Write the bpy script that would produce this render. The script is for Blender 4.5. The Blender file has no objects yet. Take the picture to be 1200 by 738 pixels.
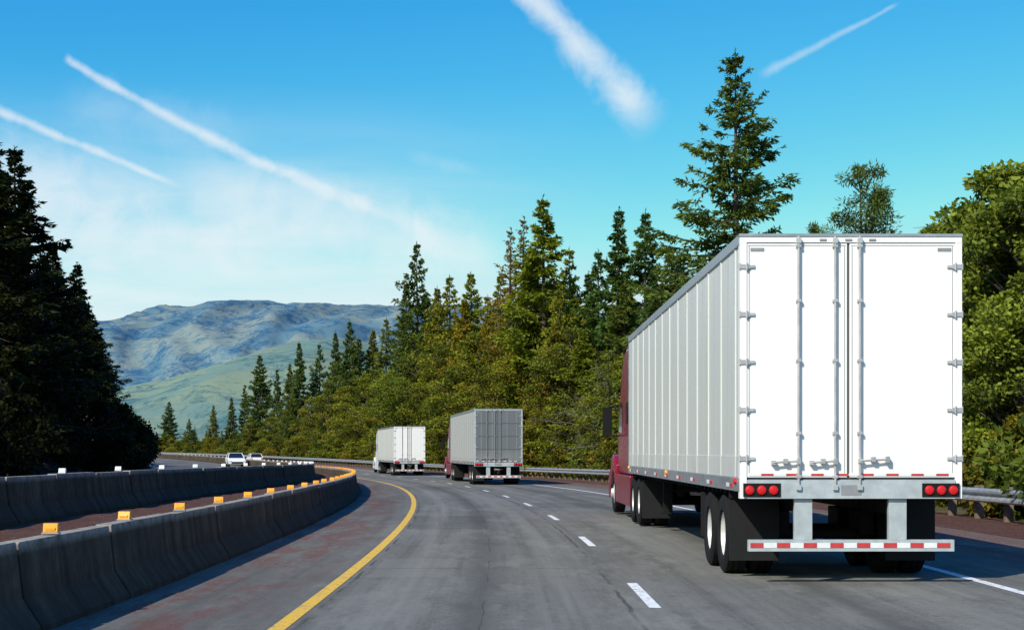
import bpy, math, random
import numpy as np
from mathutils import Vector, Matrix
random.seed(7); rng=np.random.default_rng(7)
scene=bpy.context.scene
F=1800.0; HZ=529.0; CAMH=1.55

# ------------------------------------------------------------------ node helpers
def new_mat(name):
    m=bpy.data.materials.new(name); m.use_nodes=True
    nt=m.node_tree; nt.nodes.clear()
    out=nt.nodes.new('ShaderNodeOutputMaterial'); return m,nt,out
class G:
    def __init__(s,nt): s.nt=nt
    def _set(s,n,i,v):
        if v is None: return
        if hasattr(v,'is_output') or isinstance(v,bpy.types.NodeSocket): s.nt.links.new(v,n.inputs[i])
        else: n.inputs[i].default_value=v
    def math(s,op,a,b=None,c=None,clamp=False):
        n=s.nt.nodes.new('ShaderNodeMath'); n.operation=op; n.use_clamp=clamp
        s._set(n,0,a); s._set(n,1,b); s._set(n,2,c); return n.outputs[0]
    def vmath(s,op,a,b=None,out=0):
        n=s.nt.nodes.new('ShaderNodeVectorMath'); n.operation=op
        s._set(n,0,a); s._set(n,1,b)
        return n.outputs['Value'] if op in('DOT_PRODUCT','LENGTH') else n.outputs[0]
    def noise(s,vec,scale,detail=4,rough=.55,dist=0):
        n=s.nt.nodes.new('ShaderNodeTexNoise'); s._set(n,'Vector',vec)
        n.inputs['Scale'].default_value=scale; n.inputs['Detail'].default_value=detail
        n.inputs['Roughness'].default_value=rough; n.inputs['Distortion'].default_value=dist
        return n.outputs['Fac']
    def rng(s,v,a,b,c=0.,d=1.,smooth=False):
        n=s.nt.nodes.new('ShaderNodeMapRange'); n.clamp=True
        if smooth: n.interpolation_type='SMOOTHSTEP'
        s._set(n,0,v); s._set(n,1,a); s._set(n,2,b); s._set(n,3,c); s._set(n,4,d); return n.outputs[0]
    def mix(s,f,a,b,blend='MIX'):
        n=s.nt.nodes.new('ShaderNodeMix'); n.data_type='RGBA'; n.blend_type=blend
        s._set(n,0,f)
        for i,v in ((6,a),(7,b)):
            if isinstance(v,tuple) and len(v)==3: v=v+(1,)
            s._set(n,i,v)
        return n.outputs[2]
    def mapping(s,vec,scale=(1,1,1),loc=(0,0,0)):
        n=s.nt.nodes.new('ShaderNodeMapping'); s._set(n,'Vector',vec)
        n.inputs['Scale'].default_value=scale; n.inputs['Location'].default_value=loc; return n.outputs[0]
    def sep(s,v):
        n=s.nt.nodes.new('ShaderNodeSeparateXYZ'); s._set(n,0,v); return n.outputs
    def tc(s,k='Object'):
        return s.nt.nodes.new('ShaderNodeTexCoord').outputs[k]
    def geo(s,k='Position'):
        return s.nt.nodes.new('ShaderNodeNewGeometry').outputs[k]
    def bsdf(s,out,col,rough=.6,metal=0,bump=None,bstr=.3,bdist=.02,spec=.5):
        n=s.nt.nodes.new('ShaderNodeBsdfPrincipled')
        if isinstance(col,tuple) and len(col)==3: col=col+(1,)
        s._set(n,'Base Color',col); s._set(n,'Roughness',rough); s._set(n,'Metallic',metal)
        s._set(n,'Specular IOR Level',spec)
        if bump is not None:
            b=s.nt.nodes.new('ShaderNodeBump'); s.nt.links.new(bump,b.inputs['Height'])
            b.inputs['Strength'].default_value=bstr; b.inputs['Distance'].default_value=bdist
            s.nt.links.new(b.outputs[0],n.inputs['Normal'])
        s.nt.links.new(n.outputs[0],out.inputs[0]); return n

def simple(name,col,rough=.5,metal=0,var=.15,scale=3.,spec=.5):
    m,nt,out=new_mat(name); g=G(nt)
    p=g.tc('Object')
    n=g.noise(p,scale,5,.6)
    dark=tuple(c*(1-var) for c in col); light=tuple(min(1,c*(1+var*.5)) for c in col)
    c=g.mix(g.rng(n,.3,.7),dark,light)
    g.bsdf(out,c,g.rng(n,.3,.7,rough*.85,min(1,rough*1.15)),metal,spec=spec)
    return m

# ------------------------------------------------------------------ materials
def mat_asphalt(name,base,opp=False):
    m,nt,out=new_mat(name); g=G(nt)
    uv=nt.nodes.new('ShaderNodeUVMap').outputs[0]
    x,y,_=g.sep(uv)
    fine=g.noise(uv,45,2,.8); mid=g.noise(uv,9,5,.85); med=g.noise(g.mapping(uv,(1.3,.6,1)),1.0,7,.75)
    streak=g.noise(g.mapping(uv,(3.6,.05,1)),1.0,6,.65)
    big=g.noise(g.mapping(uv,(.35,.05,1)),1.0,3,.5)
    patchy=g.noise(g.mapping(uv,(1.1,.22,1)),1.0,7,.78)
    c=g.mix(g.rng(fine,.3,.7),tuple(b*.42 for b in base),tuple(b*1.6 for b in base))
    c=g.mix(g.rng(mid,.48,.62,0,.6),c,tuple(b*1.5 for b in base))
    c=g.mix(g.rng(mid,.46,.34,0,.65),c,tuple(b*.42 for b in base))
    c=g.mix(g.rng(streak,.42,.62,0,.55),c,tuple(b*1.6 for b in base))
    c=g.mix(g.rng(streak,.44,.30,0,.5),c,tuple(b*.55 for b in base))
    c=g.mix(g.rng(big,.4,.65,0,.45),c,tuple(b*.55 for b in base))
    c=g.mix(g.rng(med,.5,.66,0,.5),c,tuple(b*.55 for b in base))
    c=g.mix(g.rng(patchy,.5,.62,0,.5),c,tuple(b*1.7 for b in base))
    if not opp:
        # repair patches of newer and older surfacing
        for x0,x1,s0,s1,k,st in ((-1.95,-.2,31,38,.55,.45),(-.1,1.1,47,60,1.5,.4),(1.6,3.4,44,49,.6,.4),(-1.9,.9,70,79,.6,.4),(-1.8,-.7,19,22.5,1.5,.35)):
            wb=g.math('MULTIPLY',g.math('SUBTRACT',g.noise(uv,3,3,.7),.5),.25)
            xx=g.math('ADD',x,wb); yy=g.math('ADD',y,wb)
            bxm=g.math('MULTIPLY',g.math('MULTIPLY',g.rng(xx,x0,x0+.06),g.rng(xx,x1,x1-.06)),g.math('MULTIPLY',g.rng(yy,s0,s0+.2),g.rng(yy,s1,s1-.2)))
            c=g.mix(g.math('MULTIPLY',bxm,st),c,tuple(b*k for b in base))
        for cx,w,col,st in ((-1.25,.42,tuple(b*1.6 for b in base),.5),(.55,.42,tuple(b*1.6 for b in base),.5),
                            (2.55,.4,tuple(b*1.5 for b in base),.45),(4.45,.4,tuple(b*1.5 for b in base),.45),
                            (-.35,.40,tuple(b*.40 for b in base),.65),(3.5,.36,tuple(b*.42 for b in base),.65)):
            d=g.math('ABSOLUTE',g.math('SUBTRACT',x,cx))
            c=g.mix(g.math('MULTIPLY',g.rng(d,0,w,st,0,True),g.rng(streak,.32,.6,.15,1)),c,col)
        wob=g.math('MULTIPLY',g.math('SUBTRACT',g.noise(uv,.8,4,.7),.5),.12)
        for cx,w in ((1.17,.03),(-1.9,.03),(5.35,.03),(-.28,.010)):
            d=g.math('ABSOLUTE',g.math('ADD',g.math('SUBTRACT',x,cx),wob))
            c=g.mix(g.math('MULTIPLY',g.rng(d,w*.5,w,.7,0),g.rng(g.noise(uv,.5,3),.44,.56)),c,tuple(b*.3 for b in base))
        d=g.math('ABSOLUTE',g.math('SUBTRACT',g.math('FRACT',g.math('ADD',g.math('MULTIPLY',y,1/13.7),g.math('MULTIPLY',wob,.25))),.5))
        c=g.mix(g.math('MULTIPLY',g.rng(d,.0006,.0022,.7,0),g.rng(g.noise(uv,.45,2),.5,.58)),c,tuple(b*.3 for b in base))
        patch=g.noise(g.mapping(uv,(.9,.22,1)),1.0,8,.78)
        grain=g.noise(uv,16,4,.85)
        sl=g.math('MULTIPLY',g.rng(x,-2.15,-2.9,0,1),g.rng(patch,.47,.54))
        sr=g.math('MULTIPLY',g.rng(x,6.4,7.6,0,1),g.rng(patch,.38,.5))
        sh=g.math('MAXIMUM',sl,sr)
        c=g.mix(g.rng(x,-2.2,-2.35,0,.3),c,tuple(b*.6 for b in base))
        c=g.mix(g.math('MULTIPLY',sh,g.rng(grain,.42,.54,.1,1)),c,(.135,.058,.045))
    g.bsdf(out,c,.9,0,mid,.6,.014,spec=.15)
    return m
M_road=mat_asphalt('asphalt',(.134,.130,.114))
M_opp=mat_asphalt('asphalt_worn',(.115,.112,.108),True)

def mat_paint(name,col):
    m,nt,out=new_mat(name); g=G(nt)
    uv=nt.nodes.new('ShaderNodeUVMap').outputs[0]
    n=g.noise(uv,14,6,.75); n2=g.noise(uv,2.5,3)
    w=g.math('ADD',g.math('MULTIPLY',n,.75),g.math('MULTIPLY',n2,.25))
    c=g.mix(g.rng(w,.38,.50),(.16,.16,.155),col)
    c=g.mix(g.rng(n2,.4,.8,0,.35),c,tuple(k*.55 for k in col))
    g.bsdf(out,c,.7,spec=.3); return m
M_yel=mat_paint('yellow_road_paint',(.78,.46,.035)); M_wht=mat_paint('white_road_paint',(.78,.78,.77))

def mat_cinder():
    m,nt,out=new_mat('red_cinder_soil'); g=G(nt); p=g.geo()
    n=g.noise(p,9,6,.8); n2=g.noise(p,.7,4,.6); n3=g.noise(p,22,3,.8)
    c=g.mix(g.rng(n,.3,.7),(.04,.018,.013),(.18,.08,.06))
    c=g.mix(g.rng(n2,.45,.7,0,.55),c,(.13,.09,.065))
    c=g.mix(g.rng(n3,.58,.66,0,.85),c,(.31,.22,.18))
    g.bsdf(out,c,.95,0,n,.9,.08,spec=.1); return m
M_cin=mat_cinder()
def mat_grass():
    m,nt,out=new_mat('grassy_soil'); g=G(nt); p=g.geo()
    n=g.noise(p,2.5,8,.7); n2=g.noise(p,.08,5,.6)
    c=g.mix(g.rng(n,.3,.7),(.03,.035,.014),(.12,.115,.05))
    c=g.mix(g.rng(n2,.4,.65,0,.7),c,(.13,.10,.06))
    g.bsdf(out,c,.95,0,n,.8,.1,spec=.1); return m
M_grass=mat_grass()
def mat_rock():
    m,nt,out=new_mat('dark_rock'); g=G(nt); p=g.geo()
    n=g.noise(p,1.2,8,.7); n2=g.noise(p,.25,4)
    c=g.mix(g.rng(n,.35,.7),(.008,.009,.009),(.06,.052,.045))
    c=g.mix(g.rng(n2,.45,.6,0,.6),c,(.014,.02,.01))
    g.bsdf(out,c,.95,0,n,1,.35,spec=.1); return m
M_rock=mat_rock()
def mat_conc():
    m,nt,out=new_mat('weathered_toplit_concrete'); g=G(nt)
    uv=nt.nodes.new('ShaderNodeUVMap').outputs[0]; p=g.geo()
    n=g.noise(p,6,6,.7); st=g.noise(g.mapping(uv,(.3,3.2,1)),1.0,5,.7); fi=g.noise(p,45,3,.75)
    big=g.noise(g.mapping(uv,(.8,.33,1)),1.0,3,.6); ux=g.sep(uv)[0]
    c=g.mix(g.rng(n,.3,.7),(.078,.060,.042),(.15,.12,.086))
    c=g.mix(g.rng(st,.42,.64,0,.8),c,(.030,.022,.016))
    c=g.mix(g.rng(big,.42,.6,0,.5),c,(.045,.034,.024))
    c=g.mix(g.math('MULTIPLY',g.rng(ux,.80,.88,0,.85),g.rng(n,.35,.55,.35,1)),c,(.37,.34,.29))  # sunlit top edge painted as a pale band above the darkened faces
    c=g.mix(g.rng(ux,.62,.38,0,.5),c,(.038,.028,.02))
    c=g.mix(g.rng(fi,.56,.68,0,.5),c,(.045,.037,.03))
    g.bsdf(out,c,.95,0,n,.4,.02,spec=.08); return m
M_conc=mat_conc()
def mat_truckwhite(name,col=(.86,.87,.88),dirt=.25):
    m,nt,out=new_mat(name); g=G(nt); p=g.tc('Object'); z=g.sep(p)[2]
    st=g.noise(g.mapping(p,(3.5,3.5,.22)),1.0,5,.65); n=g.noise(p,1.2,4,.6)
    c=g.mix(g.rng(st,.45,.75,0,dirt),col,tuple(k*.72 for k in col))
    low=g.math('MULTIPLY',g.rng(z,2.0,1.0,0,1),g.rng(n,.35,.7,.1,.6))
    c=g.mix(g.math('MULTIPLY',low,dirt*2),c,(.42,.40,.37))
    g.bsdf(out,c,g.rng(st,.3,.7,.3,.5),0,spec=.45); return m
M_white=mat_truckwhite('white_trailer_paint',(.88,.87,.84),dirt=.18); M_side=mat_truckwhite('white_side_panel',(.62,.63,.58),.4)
M_sideg=mat_truckwhite('grey_side_panel',(.48,.49,.46),.4)
M_post=mat_truckwhite('side_post',(.67,.68,.63),.2); M_seam=mat_truckwhite('side_seam',(.36,.37,.36),.2)
M_greydoor=mat_truckwhite('grey_door_paint',(.15,.165,.175),.6)
M_alu=simple('brushed_aluminium',(.52,.53,.53),.4,.7,.2,4)
M_galv=simple('galvanised_steel',(.46,.48,.47),.45,.5,.3,5)
M_zinc=simple('light_steel_paint',(.44,.49,.50),.5,.1,.2,6)
M_hinge=simple('hinge_steel',(.48,.48,.48),.45,.3,.2,6)
M_dark=simple('dark_chassis',(.010,.010,.010),.75,0,.3,6,spec=.2)
M_rub=simple('tire_rubber',(.013,.013,.013),.85,0,.3,9,spec=.2)
M_flap=simple('mudflap_rubber',(.016,.017,.018),.8,0,.3,4,spec=.2)
M_rim=simple('white_wheel_rim',(.62,.62,.60),.45,.1,.3,7)
M_red=simple('crimson_cab_paint',(.22,.008,.022),.25,0,.15,2)
M_lred=simple('red_lamp_lens',(.62,.012,.015),.25,0,.15,30)
M_tred=simple('red_reflective_tape',(.55,.05,.05),.4,0,.2,9)
M_twht=simple('white_reflective_tape',(.78,.79,.78),.4,0,.1,9)
M_amb=simple('amber_reflector',(.95,.38,.02),.35,0,.15,30)
M_wref=simple('white_reflector',(.85,.86,.84),.35,0,.1,30)
M_glass=simple('dark_glass',(.012,.016,.02),.08,0,.1,2)
M_wood=simple('weathered_wood_post',(.20,.15,.11),.9,0,.4,9)
M_seal=simple('door_seal',(.09,.09,.095),.8,0,.2,9)
M_cwhite=simple('white_car_paint',(.80,.81,.82),.25,0,.05,2)
M_mark=simple('grey_plate',(.28,.29,.30),.5,.1,.15,9)

def mat_foliage(name,c0,c1,trans=.25):
    m,nt,out=new_mat(name); g=G(nt)
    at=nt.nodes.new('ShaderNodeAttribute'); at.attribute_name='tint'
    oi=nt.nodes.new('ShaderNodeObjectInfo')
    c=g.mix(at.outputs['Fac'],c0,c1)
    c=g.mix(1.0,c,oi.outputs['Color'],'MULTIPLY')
    d=nt.nodes.new('ShaderNodeBsdfPrincipled'); nt.links.new(c,d.inputs['Base Color'])
    d.inputs['Roughness'].default_value=.6; d.inputs['Specular IOR Level'].default_value=.15
    t=nt.nodes.new('ShaderNodeBsdfTranslucent'); nt.links.new(g.mix(1.0,c,(1.2,1.2,.5),'MULTIPLY'),t.inputs[0])
    mx=nt.nodes.new('ShaderNodeMixShader'); mx.inputs[0].default_value=trans
    nt.links.new(d.outputs[0],mx.inputs[1]); nt.links.new(t.outputs[0],mx.inputs[2]); nt.links.new(mx.outputs[0],out.inputs[0])
    return m
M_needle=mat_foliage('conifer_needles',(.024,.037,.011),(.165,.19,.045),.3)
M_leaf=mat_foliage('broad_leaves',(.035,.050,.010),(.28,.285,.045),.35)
M_bark=simple('bark',(.085,.06,.042),.95,0,.5,4)
M_greybark=simple('grey_bark',(.20,.175,.14),.95,0,.35,4)

# ------------------------------------------------------------------ mesh builder
class MB:
    def __init__(s): s.v=[]; s.f=[]; s.m=[]; s.mats=[]; s.T=Matrix.Identity(4)
    def mi(s,mat):
        if mat not in s.mats: s.mats.append(mat)
        return s.mats.index(mat)
    def add(s,vs,fs,mat):
        o=len(s.v); i=s.mi(mat)
        s.v+= [tuple(s.T@Vector(p)) for p in vs]
        s.f+= [tuple(o+k for k in f) for f in fs]; s.m+= [i]*len(fs)
    def box(s,x0,x1,y0,y1,z0,z1,mat):
        vs=[(x0,y0,z0),(x1,y0,z0),(x1,y1,z0),(x0,y1,z0),(x0,y0,z1),(x1,y0,z1),(x1,y1,z1),(x0,y1,z1)]
        s.add(vs,[(0,3,2,1),(4,5,6,7),(0,1,5,4),(1,2,6,5),(2,3,7,6),(3,0,4,7)],mat)
    def prism(s,poly,x0,x1,mat):   # poly in (y,z)
        n=len(poly)
        vs=[(x0,p[0],p[1]) for p in poly]+[(x1,p[0],p[1]) for p in poly]
        fs=[tuple(range(n)),tuple(range(2*n-1,n-1,-1))]+[(i,i+n,(i+1)%n+n,(i+1)%n) for i in range(n)]
        s.add(vs,fs,mat)
    def tube(s,p0,p1,r0,r1,mat,n=8,caps=True):
        p0=Vector(p0);p1=Vector(p1); d=(p1-p0).normalized()
        a=d.cross(Vector((0,0,1)) if abs(d.z)<.9 else Vector((1,0,0))).normalized(); b=d.cross(a)
        vs=[];
        for p,r in((p0,r0),(p1,r1)):
            for k in range(n):
                t=2*math.pi*k/n; vs.append(tuple(p+a*math.cos(t)*r+b*math.sin(t)*r))
        fs=[(k,(k+1)%n,(k+1)%n+n,k+n) for k in range(n)]
        if caps: fs+=[tuple(range(n-1,-1,-1)),tuple(range(n,2*n))]
        s.add(vs,fs,mat)
    def lathe(s,prof,c,mat,n=28,flip=1):   # profile (r,x) round x axis
        vs=[];
        for r,x in prof:
            for k in range(n):
                t=2*math.pi*k/n; vs.append((c[0]+x*flip,c[1]+r*math.cos(t),c[2]+r*math.sin(t)))
        fs=[]
        for i in range(len(prof)-1):
            for k in range(n):
                fs.append((i*n+k,i*n+(k+1)%n,(i+1)*n+(k+1)%n,(i+1)*n+k))
        s.add(vs,fs,mat)
    def build(s,name,parent=None,bevel=0,smooth=False,seg=2):
        me=bpy.data.meshes.new(name); me.from_pydata(s.v,[],s.f)
        for m in s.mats: me.materials.append(m)
        me.polygons.foreach_set('material_index',s.m); me.update()
        ob=bpy.data.objects.new(name,me); scene.collection.objects.link(ob)
        import bmesh
        bm=bmesh.new(); bm.from_mesh(me); bmesh.ops.recalc_face_normals(bm,faces=bm.faces); bm.to_mesh(me); bm.free()
        if smooth:
            me.polygons.foreach_set('use_smooth',[True]*len(me.polygons))
            try: me.set_sharp_from_angle(angle=math.radians(35))
            except Exception: pass
        if bevel:
            b=ob.modifiers.new('bevel','BEVEL'); b.width=bevel; b.segments=seg; b.limit_method='ANGLE'; b.angle_limit=math.radians(40)
        if parent: ob.parent=parent
        return ob
def empty(name,loc=(0,0,0),rz=0):
    e=bpy.data.objects.new(name,None); e.location=loc; e.rotation_euler=(0,0,rz); scene.collection.objects.link(e); return e

# ------------------------------------------------------------------ road alignment
S0,S1=-100,900
ss=np.arange(S0,S1+1,1.0)
kap=np.zeros_like(ss)
for i,s in enumerate(ss):
    if s<10: k=0
    elif s<22: k=(s-10)/12/515
    elif s<140: k=1/515
    elif s<260: k=1/1100
    elif s<700: k=1/620
    else: k=0
    kap[i]=k
th=np.concatenate([[0],np.cumsum((kap[1:]+kap[:-1])/2)])
px=np.concatenate([[0],np.cumsum(-np.sin((th[1:]+th[:-1])/2))])
py=S0+np.concatenate([[0],np.cumsum(np.cos((th[1:]+th[:-1])/2))])
_z=np.interp(ss,[-100,35,82,126,160,260,430,900],[0,0,-.24,-.46,-.5,.0,1.2,2.0])
_k=np.exp(-.5*(np.arange(-40,41)/14.)**2); _k/=_k.sum()
rz_=np.convolve(np.pad(_z,40,mode='edge'),_k,'valid')
def rise(s): return float(np.interp(s,ss,rz_))
def P(s,a,z=0):
    x=np.interp(s,ss,px); y=np.interp(s,ss,py); t=np.interp(s,ss,th)
    return (x+a*math.cos(t),y+a*math.sin(t),rise(s)+z)
def TH(s): return float(np.interp(s,ss,th))
def steps(a,b,st): 
    n=max(1,int(round((b-a)/st))); return [a+(b-a)*i/n for i in range(n+1)]
def strip(name,cols,s0,s1,st,mat,parent=None,jit=0):
    sv=steps(s0,s1,st); vs=[];uv=[];nc=len(cols)
    for s in sv:
        for a,z in cols:
            aa=a(s) if callable(a) else a; zz=z(s) if callable(z) else z
            p=P(s,aa,zz)
            vs.append((p[0],p[1],p[2]+(random.uniform(-jit,jit) if jit else 0))); uv.append((aa,s))
    fs=[]
    for i in range(len(sv)-1):
        for j in range(nc-1):
            o=i*nc+j; fs.append((o,o+1,o+nc+1,o+nc))
    me=bpy.data.meshes.new(name); me.from_pydata(vs,[],fs); me.materials.append(mat)
    ul=me.uv_layers.new(name='UVMap')
    for l in me.loops: ul.data[l.index].uv=uv[l.vertex_index]
    ob=bpy.data.objects.new(name,me); scene.collection.objects.link(ob)
    if parent: ob.parent=parent
    return ob
def b2(s):   # second barrier offset
    t=min(1,max(0,(s-30)/60)); return -8.3+2.0*t*t*(3-2*t)
OZ=.34
strip('highway_road',[(-4.5,0),(-3,0),(0,0),(3,0),(6,0),(9.2,0)],-90,690,2,M_road)
strip('gravel_verge',[(9.2,0),(10,.01),(11.5,.0),(12.6,-.08)],-90,690,2,M_cin,jit=.0)
strip('grass_bank',[(12.6,-.08),(16,.1),(24,.5),(45,1.5),(120,3)],-90,690,4,M_grass)
strip('median_soil',[(-4.42,.25),(-4.9,.38),(-5.6,.42),(lambda s:b2(s)+.8,.38),(b2,OZ)],-90,690,.7,M_cin,jit=.035)
strip('opposing_road',[(b2,OZ),(-12,OZ),(-17.2,OZ)],-90,690,2,M_opp)
strip('rock_embankment',[(-17.2,OZ),(-18.2,.5),(-19.3,1.5),(-20.5,2.0),(-23,2.8),(-28,4),(-45,6),(-110,9)],-90,690,1.5,M_rock,jit=.28)
strip('yellow_edge_line',[(-2.13,.004),(-1.98,.004)],-60,680,1,M_yel)
strip('white_edge_line',[(5.56,.004),(5.70,.004)],-60,680,1,M_wht)
dash=empty('lane_dashes')
for i in range(-4,40):
    c=16.7+10.1*i
    strip('dash',[(1.37,.004),(1.49,.004)],c-1.45,c+1.45,1.0,M_wht,dash)
strip('opposing_edge_line',[(lambda s:b2(s)-1.2,OZ+.004),(lambda s:b2(s)-1.08,OZ+.004)],20,680,2,M_yel)
strip('opposing_edge_line.001',[(-16.2,OZ+.004),(-16.08,OZ+.004)],20,680,2,M_wht)
mb=MB(); mb.box(-9000,9000,-3000,12000,-6,-1.2,M_grass); mb.build('ground')

# ------------------------------------------------------------------ concrete barriers
def barrier(name,afn,z0,s0,s1,seglen,refmat,refspace,refoff,refw=.13,refh=.1):
    e=empty(name)
    prof=[(-.30,0),(-.30,.09),(-.14,.33),(-.085,.81),(.085,.81),(.14,.33),(.30,.09),(.30,0)]
    vs=[];fs=[];uv=[]
    s=s0
    while s<s1:
        e_=s+seglen-.045; n=len(prof); o=len(vs)
        jz=random.uniform(-.012,.012); ja=random.uniform(-.015,.015)
        rings=[s,s+.03,s+seglen*.5,e_-.03,e_]
        for k,q in enumerate(rings):
            sh=.975 if k in(0,4) else 1
            for a,z in prof:
                p=P(q,afn(q)+a*sh+ja,z0+z*(sh if z>.5 else 1)+jz); vs.append(p); uv.append((z+abs(a),q))
        for k in range(len(rings)-1):
            for j in range(n-1):
                fs.append((o+k*n+j,o+k*n+j+1,o+(k+1)*n+j+1,o+(k+1)*n+j))
        fs.append(tuple(o+j for j in range(n))); fs.append(tuple(o+4*n+j for j in range(n-1,-1,-1)))
        s+=seglen
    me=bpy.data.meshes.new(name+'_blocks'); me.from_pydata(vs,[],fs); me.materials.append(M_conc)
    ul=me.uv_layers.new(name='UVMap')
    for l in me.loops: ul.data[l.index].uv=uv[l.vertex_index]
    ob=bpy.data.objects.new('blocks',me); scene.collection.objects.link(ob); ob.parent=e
    r=MB(); s=refoff
    while s<min(s1,250):
        r.T=Matrix.Translation(P(s,afn(s)+random.uniform(-.02,.02),z0+.81))@Matrix.Rotation(TH(s)+random.uniform(-.12,.12),4,'Z')
        r.box(-refw*.6,refw*.6,-.05,.05,.0,.018,M_mark)
        r.prism([(-.045,.018),(.045,.018),(.02,.018+refh),(-.02,.018+refh)],-refw/2,refw/2,refmat)
        r.box(-refw*.36,refw*.36,-.046,-.03,.03,.03+refh*.4,M_twht if refmat is M_wref else refmat)
        s+=refspace
    r.build('reflectors',e,.006)
    return e
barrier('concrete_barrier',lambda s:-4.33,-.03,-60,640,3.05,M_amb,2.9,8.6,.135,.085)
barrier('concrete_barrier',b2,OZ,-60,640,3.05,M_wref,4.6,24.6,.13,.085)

# ------------------------------------------------------------------ guardrail
def guardrail():
    e=empty('guardrail'); A=11.2
    prof=[(0,.42),(.035,.46),(.035,.50),(-.035,.55),(-.035,.59),(-.035,.60),(.035,.65),(.035,.69),(0,.74),(.015,.74),(.05,.69),(.05,.645),(-.02,.6),(-.02,.55),(.05,.505),(.05,.455),(.015,.42)]
    prof=[(-a,z) for a,z in prof]+[(0,.42)]
    strip_ob=strip('w_beam',[(A+a,z) for a,z in prof],-60,600,2,M_galv,e)
    m=MB(); s=-40
    while s<420:
        m.T=Matrix.Translation(P(s,A,0))@Matrix.Rotation(TH(s),4,'Z')
        m.box(.06,.20,-.07,.07,.40,.72,M_wood); m.box(.205,.38,-.09,.09,-.3,.78,M_wood); s+=1.9
    m.build('posts',e,.008)
guardrail()

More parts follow.
